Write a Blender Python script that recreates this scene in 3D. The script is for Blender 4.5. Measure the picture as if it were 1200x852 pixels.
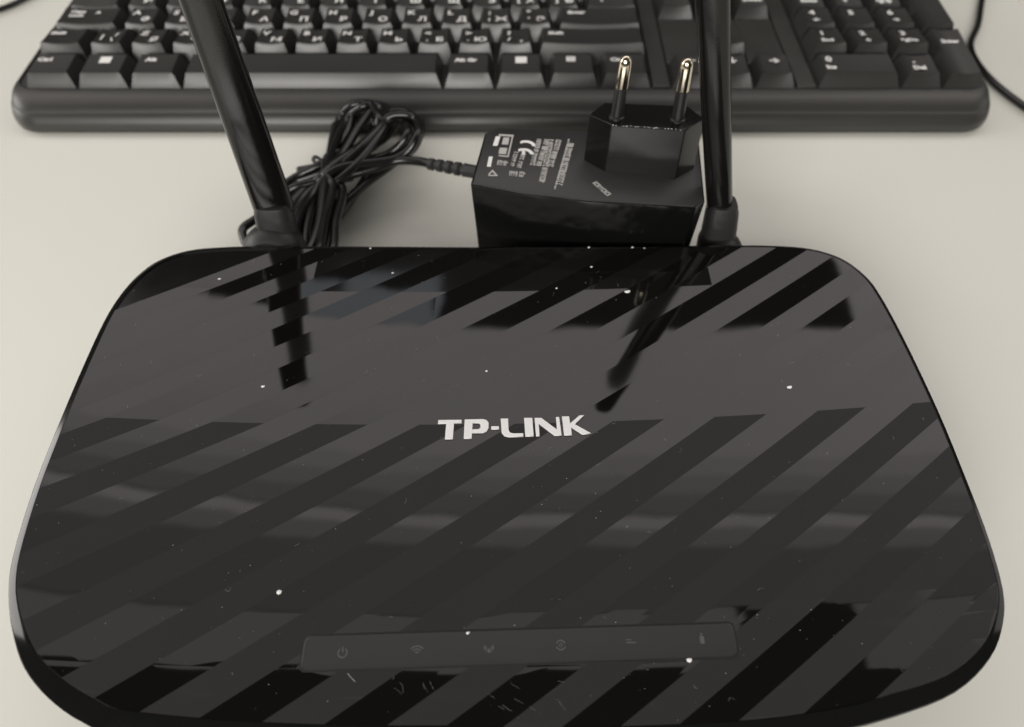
import bpy, bmesh, math, random
from mathutils import Vector, Matrix
random.seed(7)
R = math.radians
for o in list(bpy.data.objects): bpy.data.objects.remove(o)
S = bpy.context.scene
C = S.collection
MM = 0.001

# ------------------------------------------------------------------ camera
cam_d = bpy.data.cameras.new('camera'); cam = bpy.data.objects.new('camera', cam_d); C.objects.link(cam)
cam.location = (0, 0, 0.200); cam.rotation_euler = (R(90 - 52.2), 0, 0)
cam_d.sensor_width = 36; cam_d.lens = 25.5; cam_d.clip_start = 0.005; cam_d.clip_end = 50
cam_d.dof.use_dof = True; cam_d.dof.focus_distance = 0.196; cam_d.dof.aperture_fstop = 12.0
S.camera = cam
# ------------------------------------------------------------------ world, lamps, exposure
W = bpy.data.worlds.new('World'); S.world = W; W.use_nodes = True
W.node_tree.nodes['Background'].inputs[0].default_value = (1.0, 0.95, 0.88, 1)
W.node_tree.nodes['Background'].inputs[1].default_value = 0.04
S.view_settings.view_transform = 'Standard'; S.view_settings.look = 'None'
S.view_settings.exposure = 0; S.view_settings.gamma = 1
CEIL = 1.60                                             # height of the light panels above the router's top
def panel(xa, xb, ya, yb, L, col=(1, .93, .91), z=CEIL):
    """added area light, shaped for its reflection in the lid; extents as tangents (distance / height)"""
    k = z + .136 + .032                                 # tangents as seen mirrored in the lid
    sx, sy = (xb - xa) * k, abs(yb - ya) * k
    l = bpy.data.lights.new('lid_reflection_panel', 'AREA'); l.shape = 'RECTANGLE'; l.size = sx; l.size_y = sy
    l.energy = L * math.pi * sx * sy; l.color = col
    o = bpy.data.objects.new('lid_reflection_panel', l); C.objects.link(o)
    o.location = ((xa + xb) / 2 * k, (ya + yb) / 2 * k, z + .032)
    return o
def ty(v): return (521 - (v - 426) * .79) / (671.6 + (v - 426) * .613)
panel(-1.6, 1.3, ty(535), ty(385), 1.66)                # added bright band, mirrored across the middle of the lid
panel(-1.8, -.74, ty(384), ty(280), 1.60)  # added side panels, end the dark stripe reflections left and right
panel(.63, 1.3, ty(384), ty(280), 1.60)
panel(-1.6, 1.3, ty(558), ty(535), 1.42)  # added strips stepping down, so the mirrored band fades
panel(-1.6, 1.3, ty(578), ty(558), 1.15)
panel(-1.6, 1.3, ty(601), ty(578), 0.85)
panel(-1.5, 1.3, ty(618), ty(603), 1.70)                # added strip, mirrored as a second bright line
panel(-1.5, 1.3, ty(640), ty(618), 1.00)
panel(-1.6, 1.3, ty(725), ty(640), 0.58)  # added dim panel standing in for plain ceiling
panel(-1.3, -.44, .05, ty(727), 0.95)
panel(-.44, .31, .15, ty(727), 0.95)  # gap to the next added panel mirrors as a dark outline
panel(.47, 1.3, .12, ty(727), 0.85)
panel(-.26, -.085, ty(384), ty(345), 1.10, (.85, .93, 1))  # added bluish panel, mirrored as pale grey patches on the lid
def area(name, loc, target, sx, sy, L, col=(1, .965, .92)):
    l = bpy.data.lights.new(name, 'AREA'); l.shape = 'RECTANGLE'; l.size = sx; l.size_y = sy
    l.energy = L * math.pi * sx * sy; l.color = col
    o = bpy.data.objects.new(name, l); C.objects.link(o); o.location = loc
    o.rotation_euler = (Vector(target) - Vector(loc)).to_track_quat('-Z', 'Y').to_euler()
    return o
area('offcam_light', (-.6, -1.8, 1.25), (0, .2, 0), 1.8, 1.0, 4.5)
area('offcam_light', (-.35, -1.5, .68), (0, .25, 0), 1.5, .32, 14)  # added low strip light, brightens the keys' front faces
area('offcam_light', (-2.1, .5, .60), (0, .2, 0), 1.2, 1.0, 4.6)
area('offcam_light', (1.9, .35, .60), (0, .2, 0), .9, .8, .9)

# ------------------------------------------------------------------ materials
def mat(name, col, rough=.5, metal=0., ior=1.5, noise=None, bump=None, spec=.5):
    m = bpy.data.materials.new(name); m.use_nodes = True
    nt = m.node_tree; b = nt.nodes['Principled BSDF']
    b.inputs['Base Color'].default_value = (*col, 1); b.inputs['Roughness'].default_value = rough
    b.inputs['Metallic'].default_value = metal; b.inputs['IOR'].default_value = ior
    b.inputs['Specular IOR Level'].default_value = spec
    tc = nt.nodes.new('ShaderNodeTexCoord')
    if noise:
        sc, amt, ramt = noise
        n = nt.nodes.new('ShaderNodeTexNoise'); n.inputs['Scale'].default_value = sc; n.inputs['Detail'].default_value = 6
        nt.links.new(tc.outputs['Object'], n.inputs['Vector'])
        mp = nt.nodes.new('ShaderNodeMapRange'); mp.inputs['To Min'].default_value = 1 - amt; mp.inputs['To Max'].default_value = 1 + amt
        nt.links.new(n.outputs['Fac'], mp.inputs['Value'])
        mx = nt.nodes.new('ShaderNodeVectorMath'); mx.operation = 'SCALE'; mx.inputs[0].default_value = col
        nt.links.new(mp.outputs[0], mx.inputs['Scale']); nt.links.new(mx.outputs[0], b.inputs['Base Color'])
        mr = nt.nodes.new('ShaderNodeMapRange'); mr.inputs['To Min'].default_value = max(.01, rough - ramt); mr.inputs['To Max'].default_value = rough + ramt
        nt.links.new(n.outputs['Fac'], mr.inputs['Value']); nt.links.new(mr.outputs[0], b.inputs['Roughness'])
    if bump:
        sc, st = bump
        n2 = nt.nodes.new('ShaderNodeTexNoise'); n2.inputs['Scale'].default_value = sc; n2.inputs['Detail'].default_value = 3
        nt.links.new(tc.outputs['Object'], n2.inputs['Vector'])
        bp = nt.nodes.new('ShaderNodeBump'); bp.inputs['Strength'].default_value = 1; bp.inputs['Distance'].default_value = st
        nt.links.new(n2.outputs['Fac'], bp.inputs['Height']); nt.links.new(bp.outputs[0], b.inputs['Normal'])
    return m
M_desk = mat('desk_laminate', (.780, .778, .708), .38, noise=(7, .03, .07), bump=(600, .00001))
M_case = mat('case_black', (.007, .007, .007), .12, noise=(80, .1, .04))
M_rim = mat('rim_plastic', (.006, .006, .006), .10, noise=(80, .1, .04))
M_key = mat('key_plastic', (.033, .032, .030), .31, noise=(40, .1, .05), bump=(2500, .00002))
M_kcase = mat('keyboard_plastic', (.036, .035, .032), .36, noise=(30, .1, .05), bump=(2000, .00002))
M_gap = mat('gap_black', (.006, .006, .006), .7)  # matte black for the strip groove and the shade between keys
M_ant = mat('antenna_plastic', (.007, .0062, .0058), .17, noise=(60, .12, .04), bump=(1800, .00002))
M_rub = mat('joint_plastic', (.022, .021, .020), .45, noise=(90, .2, .08), bump=(900, .00004))
M_blk = mat('plug_block_plastic', (.006, .006, .006), .20, noise=(50, .1, .05), bump=(2600, .00002))
M_adp = mat('adapter_plastic', (.032, .0315, .030), .42, noise=(70, .1, .05), bump=(2600, .00002))
M_adside = mat('adapter_gloss', (.005, .005, .005), .17, noise=(40, .2, .06), bump=(38, .0011))
M_cab = mat('cable_rubber', (.008, .008, .008), .24, noise=(120, .2, .08))
M_tie = mat('tie_wire', (.02, .02, .02), .3)
M_sleeve = mat('prong_sleeve', (.012, .012, .012), .35)
M_metal = mat('prong_nickel', (.78, .70, .56), .16, 1., noise=(300, .1, .06))
M_white = mat('print_white', (.80, .80, .79), .35)
M_key_pr = mat('legend_white', (.85, .84, .82), .5)
M_lab = mat('label_print', (.50, .49, .47), .5)
M_faint = mat('icon_grey', (.085, .085, .085), .5)
M_strip = mat('led_window', (.0215, .0215, .021), .33, noise=(50, .1, .05))
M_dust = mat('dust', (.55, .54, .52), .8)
M_dustb = mat('lint', (.85, .84, .82), .8)

# the lid's stripes are shallow polished facets: each leans a little, by an amount stored on its mesh
def facet(name, col, rough):
    m = mat(name, col, rough, noise=(70, .1, .012)); nt = m.node_tree; b = nt.nodes['Principled BSDF']
    g = nt.nodes.new('ShaderNodeNewGeometry'); at = nt.nodes.new('ShaderNodeAttribute'); at.attribute_name = 'lean'
    tc = nt.nodes.new('ShaderNodeTexCoord'); nz = nt.nodes.new('ShaderNodeTexNoise'); nz.inputs['Scale'].default_value = 55
    nt.links.new(tc.outputs['Object'], nz.inputs['Vector'])
    sb = nt.nodes.new('ShaderNodeVectorMath'); sb.operation = 'SUBTRACT'; sb.inputs[1].default_value = (.5, .5, .5)
    nt.links.new(nz.outputs['Color'], sb.inputs[0])
    sc = nt.nodes.new('ShaderNodeVectorMath'); sc.operation = 'SCALE'; sc.inputs['Scale'].default_value = .010
    nt.links.new(sb.outputs[0], sc.inputs[0])
    ad = nt.nodes.new('ShaderNodeVectorMath'); ad.operation = 'ADD'
    nt.links.new(g.outputs['Normal'], ad.inputs[0]); nt.links.new(at.outputs['Vector'], ad.inputs[1])
    a2 = nt.nodes.new('ShaderNodeVectorMath'); a2.operation = 'ADD'
    nt.links.new(ad.outputs[0], a2.inputs[0]); nt.links.new(sc.outputs[0], a2.inputs[1])
    nm = nt.nodes.new('ShaderNodeVectorMath'); nm.operation = 'NORMALIZE'
    nt.links.new(a2.outputs[0], nm.inputs[0]); nt.links.new(nm.outputs[0], b.inputs['Normal'])
    return m
M_gloss = facet('gloss_black', (.0045, .0042, .004), .035)
M_satin = facet('satin_black', (.0075, .0070, .0068), .07)

# ------------------------------------------------------------------ builders
def empty(name, loc, label, cat, group=None):
    o = bpy.data.objects.new(name, None); C.objects.link(o); o.location = [c * MM for c in loc]
    o.empty_display_size = .02; o['label'] = label; o['category'] = cat
    if group: o['group'] = group
    return o
def root_of(p):
    while p.parent: p = p.parent
    return p
def org(p):
    v = Vector((0, 0, 0))
    while p: v += p.location; p = p.parent
    return v
def link(name, me, m, parent=None, smooth=False, auto=None):
    o = bpy.data.objects.new(name, me); C.objects.link(o)
    if m is not None and not me.materials: me.materials.append(m)
    if parent: o.parent = parent
    if smooth:
        for p in me.polygons: p.use_smooth = True
        if auto:
            me.set_sharp_from_angle(angle=R(auto))
    return o
def mesh(name, vs, fs, m, parent=None, smooth=False, auto=None, bevel=None, fixn=True):
    """vs in world mm"""
    of = org(parent) if parent else Vector((0, 0, 0))
    me = bpy.data.meshes.new(name)
    me.from_pydata([Vector(v) * MM - of for v in vs], [], fs)
    if fixn or bevel:
        bm = bmesh.new(); bm.from_mesh(me)
        if fixn: bmesh.ops.recalc_face_normals(bm, faces=bm.faces)
        if bevel:
            ed = [e for e in bm.edges if len(e.link_faces) == 2 and e.calc_face_angle(0) > R(25)]
            bmesh.ops.bevel(bm, geom=ed, offset=bevel * MM, segments=3, profile=.6, affect='EDGES', clamp_overlap=True)
        bm.to_mesh(me); bm.free()
    me.update()
    return link(name, me, m, parent, smooth, auto)
def loft(rings, cap=True):
    n = len(rings[0]); vs = [p for r in rings for p in r]; fs = []
    for k in range(len(rings) - 1):
        for i in range(n):
            j = (i + 1) % n
            fs.append((k * n + i, k * n + j, (k + 1) * n + j, (k + 1) * n + i))
    if cap:
        fs.append(tuple(range(n))[::-1]); fs.append(tuple((len(rings) - 1) * n + i for i in range(n)))
    return vs, fs
def catmull(pts, n=10, closed=False):
    P = [Vector(p) for p in pts]; out = []
    if closed: ext = [P[-1]] + P + [P[0], P[1]]
    else: ext = [2 * P[0] - P[1]] + P + [2 * P[-1] - P[-2]]
    for i in range(1, len(ext) - 2):
        a, b, c, d = ext[i - 1:i + 3]
        for k in range(n):
            t = k / n
            out.append(.5 * ((2 * b) + (c - a) * t + (2 * a - 5 * b + 4 * c - d) * t * t + (3 * b - a - 3 * c + d) * t ** 3))
    if not closed: out.append(P[-1])
    return out
def tube(pts, r, n=10, closed=False):
    P = pts; rings = []; N = len(P); up = Vector((0, 0, 1)); prev = None
    for i in range(N):
        a = P[(i - 1) % N] if closed or i else P[0]; b = P[(i + 1) % N] if closed or i < N - 1 else P[-1]
        t = (b - a).normalized()
        if prev is None:
            x = t.cross(up)
            if x.length < .01: x = t.cross(Vector((0, 1, 0)))
        else: x = prev - t * prev.dot(t)
        x.normalize(); prev = x; y = t.cross(x); rr = r[i] if isinstance(r, list) else r
        rings.append([P[i] + (x * math.cos(2 * math.pi * k / n) + y * math.sin(2 * math.pi * k / n)) * rr for k in range(n)])
    if closed: rings.append(rings[0])
    return loft(rings, not closed)
def flat_curve(name, polys, m, parent, loc, thick, rotz=0, bevel=0, tilt=None):
    """2-D outlines (mm) -> thin solid print; holes by winding-free 2-D fill"""
    cu = bpy.data.curves.new(name, 'CURVE'); cu.dimensions = '2D'; cu.fill_mode = 'BOTH'
    for poly in polys:
        s = cu.splines.new('POLY'); s.points.add(len(poly) - 1); s.use_cyclic_u = True
        for i, (x, y) in enumerate(poly): s.points[i].co = (x * MM, y * MM, 0, 1)
    cu.extrude = thick * MM / 2; cu.bevel_depth = bevel * MM
    t = bpy.data.objects.new('tmp', cu); C.objects.link(t)
    bpy.context.view_layer.update()
    me = bpy.data.meshes.new_from_object(t.evaluated_get(bpy.context.evaluated_depsgraph_get()))
    bpy.data.objects.remove(t); bpy.data.curves.remove(cu)
    me.name = name; me.materials.clear()
    o = link(name, me, m, parent); o.location = Vector(loc) * MM - org(parent)
    o.rotation_euler = (tilt or 0, 0, rotz)
    return o
_tc = {}
def text_mesh(s, size, sx=1.0, bold=0):
    k = (s, size, sx, bold)
    if k not in _tc:
        cu = bpy.data.curves.new('legend', 'FONT'); cu.body = s; cu.size = size * MM; cu.extrude = .00002; cu.offset = bold * MM
        cu.align_x = 'CENTER'; cu.align_y = 'CENTER'; cu.resolution_u = 2
        t = bpy.data.objects.new('tmp', cu); C.objects.link(t); bpy.context.view_layer.update()
        me = bpy.data.meshes.new_from_object(t.evaluated_get(bpy.context.evaluated_depsgraph_get()))
        bpy.data.objects.remove(t); bpy.data.curves.remove(cu); me.materials.clear()
        for v in me.vertices: v.co.x *= sx
        me.name = 'legend'; _tc[k] = me
    return _tc[k]

P52 = R(52.2); F_ = 850.
def un(u, v, z):            # where a sight line of the survey photograph meets height z (mm)
    wx = u - 600; wy = F_ * math.cos(P52) + (426 - v) * math.sin(P52); wz = -F_ * math.sin(P52) + (426 - v) * math.cos(P52)
    t = (200 - z) / -wz
    return (wx * t, wy * t)

# ------------------------------------------------------------------ desk
me = bpy.data.meshes.new('desk'); hx, y0, y1 = .8, -.25, .80
me.from_pydata([(-hx, y0, 0), (hx, y0, 0), (hx, y1, 0), (-hx, y1, 0), (-hx, y0, -.025), (hx, y0, -.025), (hx, y1, -.025), (-hx, y1, -.025)], [],
               [(0, 1, 2, 3), (7, 6, 5, 4), (0, 4, 5, 1), (1, 5, 6, 2), (2, 6, 7, 3), (3, 7, 4, 0)])
desk = link('desk', me, M_desk); desk['kind'] = 'structure'

# ------------------------------------------------------------------ router
ZT = 32.
router = empty('router', (-3, 105, 0), 'glossy black wireless router with diagonal stripes, white lettering and two antennas', 'router')
def cy(x): return .00035 * (x + 30) ** 2               # the relief lines bow slightly across the lid
def ztop(x, y):
    d = (57 + cy(x)) - y
    z = ZT
    if d > 0: z -= d * math.tan(R(.4)) + d * d * .0022
    return z
O = [(-45, 29.2), (-81, 31.6), (-92, 34.6), (-101, 39.4), (-108.5, 45.5), (-114.0, 53.1), (-118.2, 61.5), (-121.4, 71.4), (-124.1, 90), (-125.5, 111), (-126.0, 130), (-125.9, 147),
     (-124.6, 158), (-121.8, 167), (-117, 174), (-108.5, 178.8), (-97, 180.5), (-80, 181), (-40, 180.7), (0, 180.4), (40, 180.5), (72, 181), (88, 180.8), (100, 179.3),
     (109, 174.8), (114.5, 167), (116.8, 158), (118.4, 140), (119.3, 114), (118.6, 92.5), (117.6, 76), (115.6, 63), (112.6, 55.0), (107, 47.5), (97, 40.6), (83, 36.0), (68, 32.8), (45, 30.4), (0, 29)]
O = [(-3 + (x + 3) * (1 + .006 * max(0, min(1, (112 - y) / 50))), y) for x, y in O]
OUT = [(p.x, p.y) for p in catmull([(x, y, 0) for x, y in O], 4, True)]
NO = len(OUT); cx0 = (-3, 105)
def inset(poly, fn):
    res = []; n = len(poly)
    for i in range(n):
        a = Vector(poly[i - 1]); b = Vector(poly[(i + 1) % n]); t = (b - a).normalized()
        nrm = Vector((-t.y, t.x))
        if nrm.dot(Vector(cx0) - Vector(poly[i])) < 0: nrm = -nrm
        p = Vector(poly[i]) + nrm * fn(*poly[i]); res.append((p.x, p.y))
    return res
def edge_w(x, y):
    f = max(0, min(1, (62 - y) / 26)); g = 2.1 if x < 0 else 1.3
    return g + f * 2.7
INN = inset(OUT, edge_w)
def ring(poly, zf): return [(x, y, zf(x, y)) for x, y in poly]
rings = []
def mix(f): return [(a[0] + (b[0] - a[0]) * f, a[1] + (b[1] - a[1]) * f) for a, b in zip(INN, OUT)]
rings.append(ring(INN, lambda x, y: ztop(x, y) - .45))
rings.append(ring(INN, lambda x, y: ztop(x, y) - .02))
for f, dz in ((.06, .02), (.14, .05), (.80, .255), (.92, .33), (.985, .55), (1, .95)):
    rings.append([(x, y, ztop(*INN[i]) - dz * (edge_w(*OUT[i]) if f < .95 else 1.8 + .3 * edge_w(*OUT[i]))) for i, (x, y) in enumerate(mix(f))])
rings.append(ring(inset(OUT, lambda x, y: .25), lambda x, y: 24))
rings.append(ring(inset(OUT, lambda x, y: 4), lambda x, y: 15))
rings.append(ring(inset(OUT, lambda x, y: 9), lambda x, y: 6))
rings.append(ring(inset(OUT, lambda x, y: 11), lambda x, y: 3))
vs, fs = loft(rings)
mesh('case', vs, fs, M_rim, router, smooth=True, auto=40)
for fx, fy in ((-95, 60), (90, 60), (-95, 160), (90, 160)):
    vs, fs = loft([[(fx + 6 * math.cos(a * math.pi / 8), fy + 6 * math.sin(a * math.pi / 8), z) for a in range(16)] for z in (0, 3.2)])
    mesh('rubber_foot', vs, fs, M_rub, router)

# lid, cut into mirror-gloss and satin stripes.  Work in (x, y') with y' = y - cy(x)
LIDO = [(x, y - cy(x)) for x, y in inset(INN, lambda x, y: .12)]
def clip(poly, a, b, c):                               # keep a*x+b*y+c >= 0
    res = []; n = len(poly)
    for i in range(n):
        p, q = poly[i], poly[(i + 1) % n]; dp = a * p[0] + b * p[1] + c; dq = a * q[0] + b * q[1] + c
        if dp >= 0: res.append(p)
        if (dp >= 0) != (dq >= 0):
            t = dp / (dp - dq); res.append((p[0] + (q[0] - p[0]) * t, p[1] + (q[1] - p[1]) * t))
    return res
# satin-stripe edges as surveyed: (u, v, du/dv) for left and right edge
SL = [(-270, 505, 3.2), (-140, 500, 3.0), (-10, 495, 2.75), (116, 493, 2.5), (243, 497, 2.4), (366, 499, 2.15), (487, 500, 1.95), (599, 499, 1.76), (716, 495, 1.65), (834, 491, 1.55), (952, 486, 1.48), (1062, 479, 1.42), (1168, 472, 1.36), (1272, 466, 1.32), (1375, 462, 1.28), (1475, 460, 1.25)]
LN = []
for (u, v, s) in SL:
    a = un(u, v, ZT); b = un(u - 50 * s, v + 50, ZT)
    LN.append(((a[0], a[1]), (b[0] - a[0], b[1] - a[1])))
def xline(k, y):                                       # x of satin left edge k at height y (world mm)
    (ax, ay), (dx, dy) = LN[k]; ay -= cy(ax)
    return ax + (y - ay) / .65 if y > ay else ax + dx * (y - ay) / dy
BANDS = [(-50, 30), (57, None)]
import functools
def quad(k0, f0, k1, f1, ya, yb):
    def xe(k, f, y):
        if f == 0: return xline(k, y)
        return xline(k, y) + (xline(k + 1, y) - xline(k, y)) * f
    return [xe(k0, f0, ya), xe(k1, f1, ya), xe(k1, f1, yb), xe(k0, f0, yb)]
def region(k, fa, kb, fb, ya, yb):
    q = quad(k, fa, kb, fb, ya, yb); poly = [(q[0], ya), (q[1], ya), (q[2], yb), (q[3], yb)]
    p = LIDO
    n = 4; area2 = sum(poly[i][0] * poly[(i + 1) % n][1] - poly[(i + 1) % n][0] * poly[i][1] for i in range(n))
    for i in range(n):
        (x0, y0_), (x1, y1_) = poly[i], poly[(i + 1) % n]
        a, b = -(y1_ - y0_), (x1 - x0)
        if area2 < 0: a, b = -a, -b
        p = clip(p, a, b, -(a * x0 + b * y0_))
        if len(p) < 3: return []
    return p
BY = [20, 57, 83, 109, 145, 159, 200]
def lean(kind, x, yy):
    """lean of a facet in degrees: (towards +x, towards the viewer)"""
    if kind == 'gloss_stripe': return (-.070 * min(x, 0), 0)
    if yy > 159: return (1.5, .8) if -62 < x < 66 else (-1.5 if x > 0 else 4.0, 8.2 - (181 - yy) * .07)
    if yy > 109: return (-1.5 if x > 0 else 4.0, 1.2 + (yy - 109) * .092)
    if yy > 57: return (1.5, -1.0 + (yy - 57) * .135 + .013 * max(0, x))
    return (1.5, -1.4 - (57 - yy) * .39)
def tiles(name, k, fa, kb, fb, m, lift, parent):
    V = []; Fc = []; ln = []
    for bi in range(len(BY) - 1):
        ya, yb = BY[bi], BY[bi + 1]
        p = region(k, fa, kb, fb, ya, yb)
        if len(p) < 3: continue
        xs = [q[0] for q in p]; x0 = math.floor(min(xs) / 8) * 8
        ys = [q[1] for q in p]
        while x0 < max(xs):
            c = clip(clip(p, 1, 0, -x0), -1, 0, x0 + 8)
            yc = [ya] if ya < 57 else [ya]
            cuts = [20, 33, 39, 45, 51, 57] if ya == 20 else [ya, yb]
            for ci in range(len(cuts) - 1):
                d = clip(clip(c, 0, 1, -cuts[ci]), 0, -1, cuts[ci + 1]) if len(c) > 2 else []
                dd = []
                for q in d:
                    if not dd or (Vector(q) - Vector(dd[-1])).length > .02: dd.append(q)
                if len(dd) > 2 and (Vector(dd[0]) - Vector(dd[-1])).length < .02: dd.pop()
                if len(dd) > 2:
                    b0 = len(V); gx = x0 + 4; gy = sum(q[1] for q in dd) / len(dd)
                    for (x, yy) in dd:
                        y = yy + cy(x); V.append((x, y, ztop(x, y) + lift))
                        ye = min(max(yy, ya + .01), yb - .01); lx, ly = lean(name, gx if yy > 150 else x, ye)
                        sd = 0
                        if ya == 20:               # the faces there are flat slices of a curved slope
                            sd = .0044 * ((57 - yy) - (57 - (cuts[ci] + cuts[ci + 1]) / 2))
                        ln.append((math.tan(R(lx)), -math.tan(R(ly)) - sd, 0))
                    Fc.append(tuple(range(b0, len(V))))
            x0 += 8
    if not Fc: return None
    me = bpy.data.meshes.new(name); of = org(parent)
    me.from_pydata([Vector(v) * MM - of for v in V], [], Fc)
    at = me.attributes.new('lean', 'FLOAT_VECTOR', 'POINT')
    for i, l in enumerate(ln): at.data[i].vector = l
    # make faces point up, give the sheet a real thickness
    bm = bmesh.new(); bm.from_mesh(me)
    for f in bm.faces:
        f.normal_update()
        if f.normal.z < 0: f.normal_flip()
    be = [e for e in bm.edges if e.is_boundary]
    ex = bmesh.ops.extrude_edge_only(bm, edges=be)
    for v in ex['geom']:
        if isinstance(v, bmesh.types.BMVert): v.co.z -= .0004
    bm.to_mesh(me); bm.free()
    return link(name, me, m, parent)
FR = .5                                                # share of the period that is satin
for k in range(len(LN) - 1):
    tiles('satin_stripe', k, 0, k, FR, M_satin, .02, router)
    tiles('gloss_stripe', k, FR, k + 1, 0, M_gloss, .0, router)

# raised lettering
LW = [[(168, 113), (298, 113), (298, 129), (256, 129), (252, 212), (211, 212), (214, 129), (168, 130)],
      [(317, 112), (418, 111), (438, 116), (450, 130), (450, 158), (440, 174), (420, 182), (358, 183), (356, 211), (315, 211)],
      [(361, 129), (398, 129), (407, 138), (406, 156), (396, 165), (359, 166)],
      [(467, 151), (508, 151), (508, 164), (467, 164)],
      [(520, 110), (560, 110), (562, 172), (570, 186), (590, 190), (643, 190), (643, 205), (566, 206), (540, 200), (525, 184)],
      [(652, 108), (697, 108), (700, 204), (656, 204)],
      [(711, 109), (748, 109), (833, 174), (832, 106), (849, 106), (855, 202), (818, 202), (731, 136), (733, 203), (716, 203)],
      [(866, 103), (905, 103), (908, 142), (965, 99), (990, 98), (934, 146), (1019, 195), (972, 198), (911, 158), (912, 201), (872, 201)]]
sx, sy = 41.6 / 850, 6.3 / 104
LP = [[((x - 168) * sx, (212 - y) * sy) for x, y in p] for p in LW]
lg = flat_curve('lettering', LP, M_white, router, (-20.2, 104.2, ZT + .25), .4, R(1.0), .04)
lg['label'] = 'raised white lettering reading TP-LINK'

# indicator strip
def rrect(x0, y0, x1, y1, r, n=5):
    res = []
    for (cx, cyy, a0) in ((x1 - r, y1 - r, 0), (x0 + r, y1 - r, 90), (x0 + r, y0 + r, 180), (x1 - r, y0 + r, 270)):
        for i in range(n + 1):
            a = R(a0 + 90 * i / n); res.append((cx + r * math.cos(a), cyy + r * math.sin(a)))
    return res
def strip_ring(d, lift):
    res = []
    for (x, y) in rrect(-46.9 + d, -3.75 + d, 50.6 - d, 3.75 - d, 1.5):
        yy = 49.8 + y + .030 * (x - 2); res.append((x, yy, ztop(x, yy) + lift))
    return res
vs, fs = loft([strip_ring(-.36, .02), strip_ring(-.36, .05), strip_ring(0, .05), strip_ring(0, .02)], False)
mesh('strip_groove', vs, fs, M_gap, router)
# slice the strip so that it follows the curved lid
nx, V, Fc = 2, [], []
a = strip_ring(.0, .12); b = strip_ring(.0, -.2); c = strip_ring(.25, .2)
V = c + a + b; n = len(a)
for i in range(n):
    j = (i + 1) % n
    Fc += [(i, j, n + j, n + i), (n + i, n + j, 2 * n + j, 2 * n + i)]
top = sorted(range(n), key=lambda i: c[i][0])
Fc.append(tuple(range(n)))
strip = mesh('indicator_strip', V, Fc, M_strip, router)
def arc(cx, cyy, r, a0, a1, w, n=14):
    o = [(cx + (r + w / 2) * math.cos(R(a0 + (a1 - a0) * i / n)), cyy + (r + w / 2) * math.sin(R(a0 + (a1 - a0) * i / n))) for i in range(n + 1)]
    return o + [(cx + (r - w / 2) * math.cos(R(a1 - (a1 - a0) * i / n)), cyy + (r - w / 2) * math.sin(R(a1 - (a1 - a0) * i / n))) for i in range(n + 1)]
def bar(x0, y0, x1, y1): return [(x0, y0), (x1, y0), (x1, y1), (x0, y1)]
icons = {(402, 766): [arc(0, 0, 1.0, 125, 415, .28), bar(-.14, .1, .14, 1.35)],
         (489, 763): [arc(0, -.9, .5, 40, 140, .3), arc(0, -.9, 1.15, 40, 140, .3), arc(0, -.9, 1.8, 40, 140, .3)],
         (573, 760): [arc(0, 0, 1.0, 150, 390, .3), bar(-.9, -.9, -.5, .2), bar(.5, -.9, .9, .2), bar(-.3, -1.1, .3, -.2)],
         (657, 757): [arc(0, 0, 1.0, 20, 160, .3), arc(0, 0, 1.0, 200, 340, .3), arc(0, 0, .35, 0, 359, .2)],
         (739, 754): [bar(-1.1, -.15, 1.1, .15), bar(-1.1, .5, .2, .75)],
         (822, 750): [bar(-.5, -1.0, .5, .7), bar(-.25, .9, .25, 1.3)]}
for (u, v), pl in icons.items():
    x, y = un(u, v, 31.4); z = ztop(x, y) + .24
    flat_curve('icon', pl, M_faint, router, (x, y, z), .04, R(1.5), tilt=R(3.5))

# dust, lint and hairline scratches on the lid
V, Fc = [], []
def speck(x, y, r, z=None, flat=.6):
    z = ztop(x, y) + .1 if z is None else z; b = len(V); n = 6; ph = random.random() * 6; e = random.uniform(.6, 1)
    for i in range(n):
        a = ph + i * 2 * math.pi / n; V.append((x + r * math.cos(a), y + r * e * math.sin(a), z - .05))
    V.append((x, y, z + r * flat))
    for i in range(n): Fc.append((b + i, b + (i + 1) % n, b + n))
def inside(x, y): return all(True for _ in [0]) and point_in(x, y)
def point_in(x, y):
    c = False; n = NO
    for i in range(n):
        (xa, ya), (xb, yb) = INN[i], INN[(i + 1) % n]
        if (ya > y) != (yb > y) and x < (xb - xa) * (y - ya) / (yb - ya) + xa: c = not c
    return c
cnt = 0
while cnt < 340:
    x, y = random.uniform(-124, 118), random.uniform(33, 178)
    if random.random() < .45: y = random.uniform(33, 110)
    if point_in(x, y): speck(x, y, random.choice((.04, .045, .05, .06, .07, .1))); cnt += 1
def hair(x, y, l, a, bend, w=.035):
    z = ztop(x, y) + .1; b = len(V); n = 6
    for i in range(n + 1):
        t = i / n - .5; aa = a + bend * t
        px, py = x + l * t * math.cos(aa), y + l * t * math.sin(aa); nxx, nyy = -math.sin(aa) * w, math.cos(aa) * w
        V.append((px + nxx, py + nyy, z)); V.append((px - nxx, py - nyy, z))
    for i in range(n): Fc.append((b + 2 * i, b + 2 * i + 1, b + 2 * i + 3, b + 2 * i + 2))
for i in range(60):
    while True:
        x, y = random.uniform(-122, 116), random.uniform(36, 176)
        if point_in(x, y): break
    hair(x, y, random.uniform(.5, 1.9), random.random() * 3.1, random.uniform(-1.9, 1.9), random.uniform(.006, .014))
for i in range(13):
    hair(random.uniform(-26, 12), random.uniform(36, 43.5), random.uniform(.8, 2.6), R(-30 + random.uniform(-40, 30)), random.uniform(-.5, .5), random.uniform(.003, .009))
hair(*un(412, 735 + 60, 31), 2.6, R(-42), .1, .04)
dust = mesh('dust', V, Fc, M_dust, router, fixn=False); dust['kind'] = 'stuff'
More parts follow.
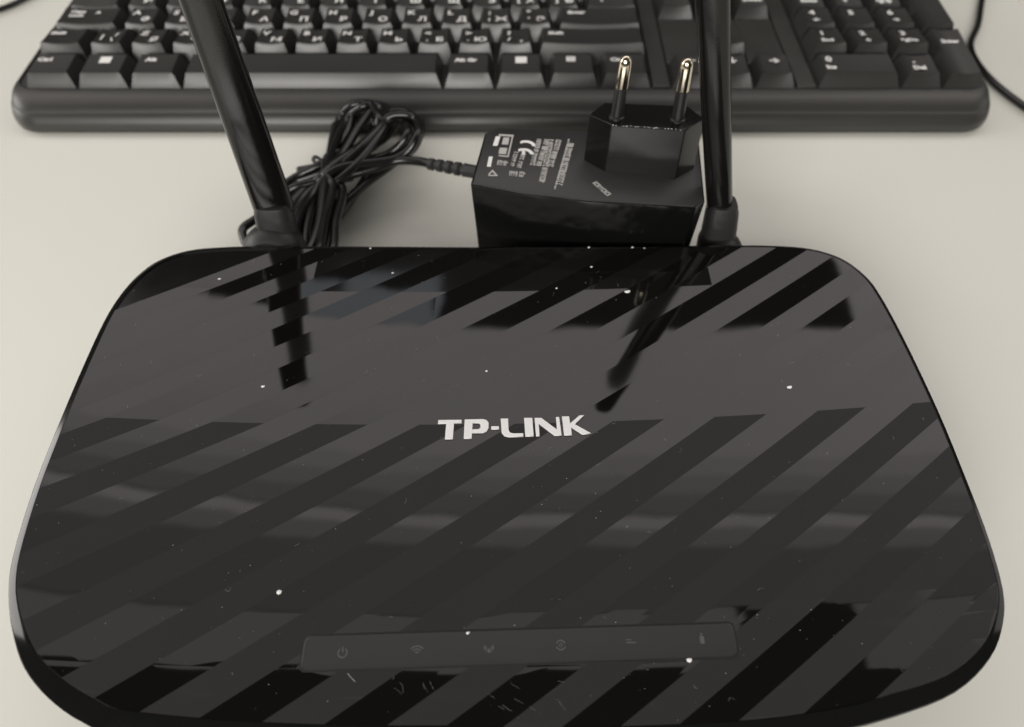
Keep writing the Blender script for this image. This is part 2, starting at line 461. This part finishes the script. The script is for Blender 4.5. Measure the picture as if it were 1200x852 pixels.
for (u, v, r) in ((327, 694, .62), (548, 742, .60), (925, 454, .78), (735, 342, .95), (308, 453, .55), (257, 327, .5), (808, 773, .62), (690, 290, .4), (741, 290, .45), (755, 291, .3), (693, 313, .4), (652, 338, .35), (434, 291, .35), (460, 320, .4), (570, 435, .35)):
    V, Fc = [], []; x, y = un(u, v, ZT); speck(x, y, r, flat=.5); speck(x + r * .5, y + r * .3, r * .6, flat=.7)
    mesh('lint_speck', V, Fc, M_dustb, router, smooth=True, fixn=False)

# antennas
def xsec(w, t):
    def se(c, e=.78): return math.copysign(abs(c) ** e, c)
    return [(w / 2 * se(math.cos(i * math.pi / 12)), t / 2 * se(math.sin(i * math.pi / 12))) for i in range(24)]
def antenna(base, tip, w0, w1, t0, t1, yaw, kx, cr):
    B, T = Vector(base), Vector(tip); ax = (T - B).normalized(); L = (T - B).length
    cyw, syw = math.cos(yaw), math.sin(yaw)
    X = Vector((cyw, syw, 0)); X = (X - ax * X.dot(ax)).normalized(); Y = ax.cross(X)
    rings = []
    for f, k in ((0, .80), (.012, .97), (.03, 1), (.25, 1), (.6, 1), (.93, 1), (.97, .95), (.99, .8), (1, .45)):
        w = (w0 + (w1 - w0) * f) * k; t = (t0 + (t1 - t0) * f) * k
        rings.append([B + ax * L * f + X * p + Y * q for p, q in xsec(w, t)])
    vs, fs = loft(rings)
    a = mesh('antenna', vs, fs, M_ant, router, smooth=True, auto=50)
    # hinge knuckle
    K = Vector((kx, 190.5, 0)); rings = []
    ks = .86 if kx > 0 else 1
    for z, w, t in ((12, 12, 10), (16, 15.5, 13), (24, 15.0, 13), (27, 13.4, 11.5), (34, 12.6, 11), (39.5, 12.0, 10.2), (42, 10.5, 8.5)):
        w *= ks; f = (z - 12) / 30; cx = K.x + (B.x - K.x) * f
        rings.append([(cx + w / 2 * math.copysign(abs(math.cos(i * math.pi / 10)) ** .6, math.cos(i * math.pi / 10)), K.y + t / 2 * math.copysign(abs(math.sin(i * math.pi / 10)) ** .6, math.sin(i * math.pi / 10)), z) for i in range(20)])
    vs, fs = loft(rings); mesh('antenna_joint', vs, fs, M_rub, a, smooth=True, auto=45)
    rings = [[(kx + r * math.cos(i * math.pi / 12), y, 23.5 + r * math.sin(i * math.pi / 12)) for i in range(24)] for y, r in ((180.9, cr * .8), (183, cr * .95), (186, cr), (189, cr * .95), (192, cr * .8), (193.5, cr * .5))]
    vs, fs = loft(rings); mesh('antenna_collar', vs, fs, M_rub, a, smooth=True, auto=35)
    # retaining screw boss on the knuckle
    return a
a1 = antenna((-80.2, 191.5, 37), (-84.0, 196, 152), 13.4, 9.6, 9, 7, R(12), -82.5, 11.2)
a2 = antenna((70.5, 191.5, 37), (42.5, 195, 150), 8.4, 9.6, 8.5, 8.5, R(-8), 73.5, 7.0)

# ------------------------------------------------------------------ power adapter
AZ = 48.
adp = empty('power_adapter', (26, 203, 0), 'black plug-in power adapter lying prongs up behind the router, thin cable coiled beside it', 'power adapter')
foot = [(-13.5, 190.0), (2, 186.2), (24, 183.6), (59.0, 182.4), (62.6, 185.6), (66, 219), (63.5, 222), (-6, 221), (-9.5, 218)]
def ad_ring(s, z, dz=0):
    cxx, cyy = 27, 203
    return [(cxx + (x - cxx) * s, cyy + (y - cyy) * s, z + (x - 27) * -.045 * (z / AZ)) for x, y in foot]
vs, fs = loft([ad_ring(.90, 0), ad_ring(.94, 1.5), ad_ring(.975, 30), ad_ring(1, AZ)])
mesh('adapter_body', vs, fs, M_adside, adp, bevel=.7, smooth=True, auto=9)
vs, fs = loft([ad_ring(.985, AZ - .5), ad_ring(.98, AZ + .35), ad_ring(.965, AZ + .5)])
mesh('adapter_lid', vs, fs, M_adp, adp, smooth=True, auto=30)
def adz(x): return AZ + .55 + (x - 27) * -.045
# plug block (six-sided)
PZ = 66.
hexp = [un(690, 134, PZ), un(708, 120, PZ), un(806, 124, PZ), un(826, 139.5, PZ), un(803, 152.5, PZ), un(717, 147, PZ)]
hc = (sum(p[0] for p in hexp) / 6, sum(p[1] for p in hexp) / 6)
def hr(s, z): return [(hc[0] + (x - hc[0]) * s, hc[1] + (y - hc[1]) * s, z) for x, y in hexp]
vs, fs = loft([hr(1.02, AZ - 1), hr(1.015, AZ + 2), hr(1.0, PZ)])
mesh('plug_block', vs, fs, M_blk, adp, bevel=.5, smooth=True, auto=9)
# chipped, shiny front edge of the block
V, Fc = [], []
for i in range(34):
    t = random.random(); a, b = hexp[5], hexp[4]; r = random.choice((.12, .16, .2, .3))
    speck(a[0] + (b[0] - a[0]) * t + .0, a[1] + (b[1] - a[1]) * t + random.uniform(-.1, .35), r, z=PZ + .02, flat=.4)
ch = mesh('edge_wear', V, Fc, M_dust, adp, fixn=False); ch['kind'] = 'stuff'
for (ub, vb, ut, vt) in ((722.5, 137, 733.5, 60), (794, 140, 805.5, 65)):
    bx, by = un(ub, vb, PZ)
    ZTIP = PZ + 20.
    tx_, ty_ = un(ut, vt, ZTIP)
    B = Vector((bx, by, PZ - .3)); T = Vector((tx_, by + 1.0, ZTIP)); T.x = bx + (tx_ - bx)
    def cyl(f0, f1, rads):
        ax = (T - B).normalized(); X = ax.cross(Vector((0, 1, 0))).normalized(); Y = ax.cross(X); rings = []
        for f, r in rads:
            c = B.lerp(T, f0 + (f1 - f0) * f); rings.append([c + (X * math.cos(i * math.pi / 10) + Y * math.sin(i * math.pi / 10)) * r for i in range(20)])
        return loft(rings)
    vs, fs = cyl(0, .5, [(0, 2.6), (.08, 2.5), (.1, 2.1), (.9, 1.95), (1, 1.8)])
    pr_ = mesh('prong', vs, fs, M_sleeve, adp, smooth=True, auto=40)
    vs, fs = cyl(.5, 1, [(0, 1.9), (.04, 2.0), (.72, 2.0), (.86, 1.8), (.95, 1.3), (1, .55)])
    mesh('metal_tip', vs, fs, M_metal, pr_, smooth=True, auto=50)
# printed symbols on the adapter lid (turned a quarter, as on the photograph)
def prt(u0, v0, u1, v1, w=1.0, m=M_lab, nseg=14, gap=.28):
    """a line of small illegible print from pixel to pixel on the lid"""
    a = Vector(un(u0, v0, adz(0))); b = Vector(un(u1, v1, adz(0))); d = (b - a); L = d.length; d.normalize(); n_ = Vector((-d.y, d.x))
    polys = []; s = 0
    while s < L - .25:
        l = random.uniform(.45, .75)
        q = random.random()
        p = a + d * s
        if q < .12: s += .5; continue
        for (o0, o1, p0, p1) in random.choice((((0, l, -.5, -.25), (0, l, .25, .5), (0, .2, -.25, .25)), ((0, .22, -.5, .5), (.22, l, .1, .32)), ((0, .2, -.5, .5), (l - .2, l, -.5, .5), (.2, l - .2, -.1, .12)), ((0, l, .28, .5), (l / 2 - .1, l / 2 + .1, -.5, .28)))):
            c = [p + d * o0 + n_ * p0 * w, p + d * o1 + n_ * p0 * w, p + d * o1 + n_ * p1 * w, p + d * o0 + n_ * p1 * w]
            polys.append([(x.x, x.y) for x in c])
        s += l + gap
    V, Fc = [], []
    for q in polys:
        z = adz(q[0][0]) + .04; b0 = len(V)
        for zz in (z, z - .1):
            for x, y in q: V.append((x, y, zz))
        Fc.append((b0, b0 + 1, b0 + 2, b0 + 3))
        for i in range(4): Fc.append((b0 + i, b0 + (i + 1) % 4, b0 + 4 + (i + 1) % 4, b0 + 4 + i))
    o = mesh('printed_text', V, Fc, m, adp, fixn=False); o['kind'] = 'stuff'
prt(632, 162, 624, 192, 1.7); prt(641, 162, 631, 193, 1.7); prt(646, 162, 635, 212, 1.9); prt(655, 162, 645, 194, 1.9)
prt(669, 165, 655, 215, 2.3); prt(667, 160, 650, 220, .5, gap=-.2)
prt(605, 178, 600, 195, 1.4); prt(614, 178, 608, 196, 1.5)
prt(597, 203, 614, 204, 2.6, gap=.1); prt(581, 191, 596, 192, 2.6, gap=.1)
prt(697, 210, 714, 224, 1.8)
def pimg(polys, name, m=M_lab, lab=None):
    """polys given in lid millimetres"""
    xs = [p[0] for q in polys for p in q]
    o = flat_curve(name, polys, m, adp, (0, 0, adz(sum(xs) / len(xs)) + .05), .06)
    o.rotation_euler = (0, 0, 0)
    if lab: o['label'] = lab
    return o
def q2(u0, v0, u1, v1, u2, v2, u3, v3): return [un(u0, v0, adz(-5)), un(u1, v1, adz(-5)), un(u2, v2, adz(-5)), un(u3, v3, adz(-5))]
pimg([q2(583, 157, 602, 158, 596, 184, 575, 182), q2(585, 159, 600, 160, 594.5, 182.5, 577.5, 181)], 'approval_box')
pimg([q2(581, 160, 586.5, 160, 583, 171, 577.5, 171)], 'printed_symbol', M_key_pr)
pimg([q2(590, 161, 597, 161, 595.5, 169, 588, 169)], 'printed_symbol')
pimg([q2(586, 173, 594.5, 173.5, 593, 180.5, 584, 180)], 'printed_symbol')
pimg([q2(573, 184, 577.5, 184, 575, 196, 570.5, 195.5)], 'printed_symbol', M_key_pr)
cx_, cy_ = un(577, 203.5, adz(-9))
pimg([[(cx_ + 2.2 * math.cos(R(a)), cy_ + 2.2 * math.sin(R(a))) for a in (90, 210, 330)], [(cx_ + 1.1 * math.cos(R(a)), cy_ + 1.1 * math.sin(R(a))) for a in (90, 210, 330)]], 'recycling_mark')
# CE mark, quarter turned: two open rings opening towards the viewer
cx_, cy_ = un(616, 170, adz(0))
pimg([arc(cx_, cy_ - .6, 2.9, 5, 175, 1.25)], 'printed_mark', M_key_pr, 'white letter C of the CE mark')
cx_, cy_ = un(613.5, 179, adz(0))
pimg([arc(cx_, cy_ - .9, 2.9, 5, 175, 1.25), bar(cx_ - .5, cy_ - .9, cx_ + .5, cy_ + 1.5)], 'printed_mark', M_key_pr, 'white letter E of the CE mark')

# strain relief
def P3(u, v, z): x, y = un(u, v, z); return Vector((x, y, z))
A = P3(503, 192, 24); B = P3(560, 202, 27)
N_ = 33; pts = [A.lerp(B, i / N_) for i in range(N_ + 1)]
rr = []
for i in range(N_ + 1):
    f = i / N_
    r = 2.3 + f * .5
    if f < .72 and (i % 6) in (4, 5): r *= .62
    if f > .75: r = 2.55
    rr.append(r)
vs, fs = tube(pts, rr, 16)
mesh('strain_relief', vs, fs, M_rub, adp, smooth=True, auto=40)
# cable: single lead, then the coil
CR = 1.75
lead = [P3(508, 193, 24), P3(490, 189, 23), P3(465, 188.5, 22), P3(440, 197, 21), P3(405, 206, 20), P3(370, 213, 19), P3(345, 220, 18), P3(332, 232, 14)]
vs, fs = tube(catmull(lead, 10), CR, 12); mesh('cable', vs, fs, M_cab, adp, smooth=True)
def hank(pts, r=CR):
    vs, fs = tube(catmull(pts, 8, True), r, 10, True); mesh('cable', vs, fs, M_cab, adp, smooth=True)
rs = random.Random(3)
# long loops pinched at the tie near px (392,192)
tie = P3(388, 196, 11)
far1 = [(402, 140), (420, 122), (440, 124), (450, 140), (440, 162)]
far2 = [(440, 160), (462, 133), (482, 138), (486, 158), (464, 182)]
for k in range(14):
    base = far1 if k % 2 == 0 else far2
    j = lambda s=2.4: rs.uniform(-s, s)
    off = ((k * 5) % 7 - 3) * 3.0
    lift = 5 + k * 1.35
    pts = [P3(384 + j(), 198 + j(), 8 + k * 1.2)]
    shr = rs.uniform(-6, 3)
    for i, (u, v) in enumerate(base):
        pts.append(P3(u + off * (1 if i < 2 else -1) * .9 + j() + (shr if i > 2 else 0) * .4, v + j(2) - shr * .4, lift + (6 if 0 < i < 4 else 0)))
    pts.append(P3(398 + j(), 196 + j(), 10 + k * 1.1))
    low = [(378, 212), (352, 232), (330, 262), (318, 290), (352, 300), (372, 262)] if k % 2 == 0 else [(372, 222), (352, 250), (350, 290), (376, 292), (384, 256), (392, 220)]
    for (u, v) in low: pts.append(P3(u + off * 1.1 + j(3), v + j(3), 3 + k * 1.3 + rs.uniform(0, 2)))
    hank(pts)
for pts in ([P3(350, 200, 5), P3(372, 196, 8), P3(400, 190, 16), P3(430, 172, 20), P3(452, 150, 22), P3(474, 140, 24), P3(482, 152, 22)],
            [P3(352, 226, 12), P3(378, 206, 21), P3(404, 176, 22), P3(420, 150, 24), P3(438, 130, 26), P3(452, 142, 27), P3(438, 168, 26), P3(408, 202, 23), P3(362, 236, 16), P3(344, 262, 10), P3(350, 300, 4)],
            [P3(344, 300, 3), P3(362, 262, 12), P3(402, 238, 14), P3(430, 214, 16), P3(462, 190, 18), P3(486, 164, 22), P3(474, 140, 26), P3(450, 146, 27), P3(424, 172, 26), P3(396, 196, 22), P3(356, 212, 14), P3(338, 214, 8)],
            [P3(356, 222, 10), P3(330, 240, 10), P3(298, 258, 9), P3(284, 272, 8), P3(296, 300, 6)],
            [P3(372, 300, 3), P3(376, 280, 4), P3(404, 244, 5), P3(420, 222, 7), P3(436, 200, 12), P3(462, 186, 14), P3(478, 170, 18), P3(474, 156, 22)],
            [P3(300, 300, 4), P3(312, 262, 8), P3(330, 222, 12), P3(350, 206, 14), P3(380, 190, 18), P3(404, 160, 20), P3(414, 135, 22)]):
    vs, fs = tube(catmull(pts, 8), CR, 10); mesh('cable', vs, fs, M_cab, adp, smooth=True)
# twist tie
tp = []
for i in range(26):
    a = i * .95; c = P3(388 + i * .75, 198 - i * .2, 15)
    tp.append(c + Vector((4.2 * math.cos(a) * .8, 3.5 * math.cos(a), 7.5 * math.sin(a))))
tp += [P3(380, 192, 22), P3(374, 186, 23), P3(369, 184, 23), P3(367, 188, 22), P3(371, 191, 22), P3(377, 189, 22)]
vs, fs = tube(catmull(tp, 5), .75, 8); mesh('twist_tie', vs, fs, M_tie, adp, smooth=True)

# ------------------------------------------------------------------ keyboard
KX0, KY0, U = -223.8, 304.0, 19.2
kb = empty('keyboard', (-5, 365, 0), 'full size black computer keyboard with white legends behind the router', 'keyboard')
def inc(y): return (y - 304) * .036
def kring(ins, z, n=8):
    ix = ins * .30
    x0, x1, ya, yb = -233.5 + ix, 223.0 - ix, 288.3 + ins, 446 - ix; r = max(3, 17 - ins * .55)
    return [(x, y, z + inc(y) * min(1, z / 9)) for x, y in rrect(x0, ya, x1, yb, r, n)]
rings = [kring(2.5, 0), kring(.6, 1.2), kring(0, 3.5), kring(.5, 6), kring(2.2, 8.6), kring(3.6, 9.8), kring(4.2, 9.9), kring(5.0, 10.9), kring(7, 12.4), kring(9.5, 13.4), kring(12, 13.9), kring(15.2, 14.1), kring(15.6, 13.4)]
vs, fs = loft(rings); mesh('keyboard_case', vs, fs, M_kcase, kb, smooth=True, auto=38)
def box(x0, y0, x1, y1, z0, z1):
    return [(x0, y0, z0 + inc(y0)), (x1, y0, z0 + inc(y0)), (x1, y1, z0 + inc(y1)), (x0, y1, z0 + inc(y1)), (x0, y0, z1 + inc(y0)), (x1, y0, z1 + inc(y0)), (x1, y1, z1 + inc(y1)), (x0, y1, z1 + inc(y1))]
BF = [(3, 2, 1, 0), (4, 5, 6, 7), (0, 1, 5, 4), (1, 2, 6, 5), (2, 3, 7, 6), (3, 0, 4, 7)]
NX0, PX0 = 73.0, 140.2
for x0, x1 in ((KX0 - .4, KX0 + 15 * U + .4), (NX0 - .4, NX0 + 3 * U + .4), (PX0 - .4, PX0 + 4 * U + .4)):
    mesh('key_gap_shade', box(x0, KY0 + .1, x1, KY0 + 6 * U + 6, 13.2, 13.75), BF, M_gap, kb)  # dark sheet laid on the case in place of shade between keys
for (x0, x1, ya, yb) in ((NX0 + .3, NX0 + U - .5, KY0 + U, KY0 + 3 * U - .6), (NX0 + 2 * U + .5, NX0 + 3 * U - .3, KY0 + U, KY0 + 3 * U - .6), (NX0 + U - .5, NX0 + 2 * U + .5, KY0 + 2 * U, KY0 + 3 * U - .6),
                         (KX0 + 15 * U + .4, NX0 - .4, KY0, KY0 + 6 * U), (NX0 + 3 * U + .4, PX0 - .6, KY0, KY0 + 6 * U)):
    mesh('deck_panel', box(x0, ya, x1, yb, 13.3, 15.3), BF, M_kcase, kb, bevel=.5, smooth=True, auto=40)
KH = [(7.0, 7.6), (10.2, 9.3), (9.2, 9.2), (7.9, 9.6), (8.3, 10.8), (8.6, 11)]       # front / back cap heights, row by row
_kc = {}
def cap_mesh(w, row, tall=1):
    k = (round(w, 2), row, tall)
    if k in _kc: return _kc[k]
    hf, hb = KH[row]; W_ = w * U - .9; D = tall * U - .9; nx = 6; concave = row not in (0,) or w < 1.2
    if tall > 1: hb = KH[min(5, row + 1)][1]
    si = 2.7; fi = 3.0; bi = 1.4; V = []; rows = []
    def prof(xf): return -.9 * (1 - (2 * xf - 1) ** 2) if concave and w < 3 else .0
    for (y, z, ins, cv) in ((0, 0, 0, 0), (fi * .92, hf * .93, si * .93, 0), (fi + .35, hf, si + .3, 1), (D * .35, hf + (hb - hf) * .3 - .1, si + .3, 1), (D * .65, hf + (hb - hf) * .7 - .1, si + .3, 1), (D - bi - .3, hb, si + .3, 1), (D - bi * .8, hb * .93, si * .93, 0), (D, 0, 0, 0)):
        r = []
        for i in range(nx + 1):
            xf = i / nx; x = -W_ / 2 + ins + (W_ - 2 * ins) * xf
            r.append(len(V)); V.append((x * MM, (y + .45) * MM, (z + (prof(xf) if cv else (prof(xf) if z else 0))) * MM))
        rows.append(r)
    Fc = []
    for a in range(len(rows) - 1):
        for i in range(nx): Fc.append((rows[a][i], rows[a][i + 1], rows[a + 1][i + 1], rows[a + 1][i]))
    Lf = [r[0] for r in rows]; Rt = [r[-1] for r in rows]
    Fc.append(tuple(Lf)); Fc.append(tuple(Rt[::-1])); Fc.append(tuple(rows[0][::-1]) + ()) if False else None
    Fc = [f for f in Fc if f]
    me = bpy.data.meshes.new('key'); me.from_pydata(V, [], Fc)
    bm = bmesh.new(); bm.from_mesh(me); bmesh.ops.recalc_face_normals(bm, faces=bm.faces)
    if sum(f.normal.z * f.calc_area() for f in bm.faces) < 0: bmesh.ops.reverse_faces(bm, faces=bm.faces)
    bm.to_mesh(me); bm.free()
    me.materials.append(M_key)
    for p in me.polygons: p.use_smooth = True
    me.set_sharp_from_angle(angle=R(28)); _kc[k] = me
    return me
def legend(key, s, x, y, row, size, sx=1.12, bold=.17):
    hf, hb = KH[row]
    me = text_mesh(s, size, sx, bold)
    if not me.materials: me.materials.append(M_key_pr)
    o = bpy.data.objects.new('legend', me); C.objects.link(o); o.parent = key
    sl = math.atan2(hb - hf, 13.5); f = (y - 3) / 13.5
    o.location = (x * MM, y * MM, (hf + (hb - hf) * f + .12 - (.15 if abs(x) > 2.5 else .55) * (0 if row == 0 else 1)) * MM); o.rotation_euler = (sl, 0, 0)
def key(x, row, w, legs, tall=1):
    o = bpy.data.objects.new('key', cap_mesh(w, row, tall)); C.objects.link(o); o.parent = kb
    y = KY0 + row * U
    o.location = Vector((x + w * U / 2, y, 13.2 + inc(y))) * MM - kb.location; o.rotation_euler = (math.atan(.036), 0, 0)
    for (s, lx, ly, sz) in legs: legend(o, s, lx, ly, row, sz)
def row_keys(row, x, spec):
    for w, legs in spec:
        key(x, row, w, legs); x += w * U
def L2(a, b=None, c=None):                             # Latin top left, second alphabet lower right
    l = [(a, -3.2, 12.3, 5.0)]
    if b: l.append((b, 2.6, 6.4, 5.4))
    if c: l.append((c, -3.2, 6.4, 4.2))
    return l
WIN = '\u229e'
wk = [('\u25a0', 0, 12.2, 6.0)]
row_keys(0, KX0, [(1.25, [('Ctrl', -4, 12.8, 3.6)]), (1.25, wk), (1.25, [('Alt', -3, 12.8, 3.6)]), (6.25, []), (1.25, [('Alt Gr', -1.5, 12.4, 3.4)]), (1.25, wk), (1.25, [('\u25a4', -1, 13, 4.6)]), (1.25, [('Ctrl', -3.5, 12.8, 3.4)])])
row_keys(1, KX0, [(1.25, [('Shift', -3.6, 12.6, 3.6)]), (1.0, [('|', -3.2, 9, 5), ('\\', 1.5, 7, 4.4), ('/', 3, 11, 4)])] + [(1, L2(a, b)) for a, b in zip('ZXCVBNM', 'ЯЧСМИТЬ')] + [(1, L2('<', 'Б', ',')), (1, L2('>', 'Ю', '.')), (1, L2('?', ',', '/')), (2.75, [('Shift', -17, 12.6, 3.6)])])
row_keys(2, KX0, [(1.75, [('Caps', -6, 13.2, 3.2), ('Lock', -6, 9.8, 3.2), ('A', 4, 12.5, 3)])] + [(1, L2(a, b)) for a, b in zip('ASDFGHJKL', 'ФЫВАПРОЛД')] + [(1, L2(':', 'Ж', ';')), (1, L2('"', 'Э', "'")), (2.25, [('Enter', -11, 12.6, 3.4)])])
row_keys(3, KX0, [(1.5, [('Tab', -4, 11, 3.8)])] + [(1, L2(a, b)) for a, b in zip('QWERTYUIOP', 'ЙЦУКЕНГШЩЗ')] + [(1, L2('{', 'Х', '[')), (1, L2('}', 'Ъ', ']')), (1.5, [('|', -5, 12, 4), ('\\', -5, 7, 4)])])
row_keys(4, KX0, [(1, [(a, -3, 12, 4), (b, -3, 6.8, 4.4)]) for a, b in zip('~!@#$%^&*()_+', '`1234567890-=')] + [(2, [('Backspace', 0, 10, 3.2)])])
row_keys(0, NX0, [(1, [('\u2190', 0, 12, 5)]), (1, [('\u2193', 0, 12, 5)]), (1, [('\u2192', 0, 12, 5)])])
row_keys(1, NX0 + U, [(1, [('\u2191', 0, 12, 5)])])
row_keys(3, NX0, [(1, [('Delete', 0, 10, 3.0)]), (1, [('End', 0, 10, 3.4)]), (1, [('Page', 0, 12, 3.4), ('Down', 0, 7.6, 3.4)])])
row_keys(4, NX0, [(1, [('Insert', 0, 10, 3.0)]), (1, [('Home', 0, 10, 3.2)]), (1, [('Page', 0, 12, 3.4), ('Up', 0, 7.6, 3.4)])])
key(PX0, 0, 2, [('0', -13, 13, 5.2), ('Ins', -13, 7.2, 3.6)]); key(PX0 + 2 * U, 0, 1, [('.', -3, 12.4, 6.5), ('Del', -1.5, 6.8, 3.6)])
for r_, t3 in ((1, (('1', 'End'), ('2', '\u2193'), ('3', 'PgDn'))), (2, (('4', '\u2190'), ('5', ''), ('6', '\u2192'))), (3, (('7', 'Home'), ('8', '\u2191'), ('9', 'PgUp')))):
    for i, (a, b) in enumerate(t3):
        key(PX0 + i * U, r_, 1, [(a, -2.6, 12.4, 5.2)] + ([(b, -1.2, 6.8, 3.4)] if b else []))
key(PX0 + 3 * U, 0, 1, [('Enter', -.5, 27, 3.6)], 2); key(PX0 + 3 * U, 2, 1, [('+', -2, 28, 5.5)], 2)
for i, s in enumerate(('Num', '/', '*', '-')): key(PX0 + i * U, 4, 1, [(s, 0, 11, 3.6)])

# ------------------------------------------------------------------ loose cables on the desk
def loose(pts, r, label):
    o = bpy.data.objects.new('cable', None)
    P = catmull([P3(*p) for p in pts], 12); vs, fs = tube(P, r, 12)
    ob = mesh('desk_cable', vs, fs, M_cab, None, smooth=True); ob['label'] = label; ob['category'] = 'cable'
    bpy.data.objects.remove(o)
loose([(1166, -60, 2.6), (1152, -8, 2.6), (1146, 28, 2.6), (1137, 55, 2.6), (1152, 84, 2.6), (1182, 112, 2.6), (1225, 140, 2.6), (1290, 170, 2.6)], 1.75, 'thin black cable curving over the desk beside the right end of the keyboard')
loose([(-60, 34, 2.2), (-20, 17, 2.2), (0, 11, 2.2), (22, 2, 2.2), (50, -16, 2.2), (90, -60, 2.2)], 1.5, 'thin dark cable crossing the desk at the top left corner')
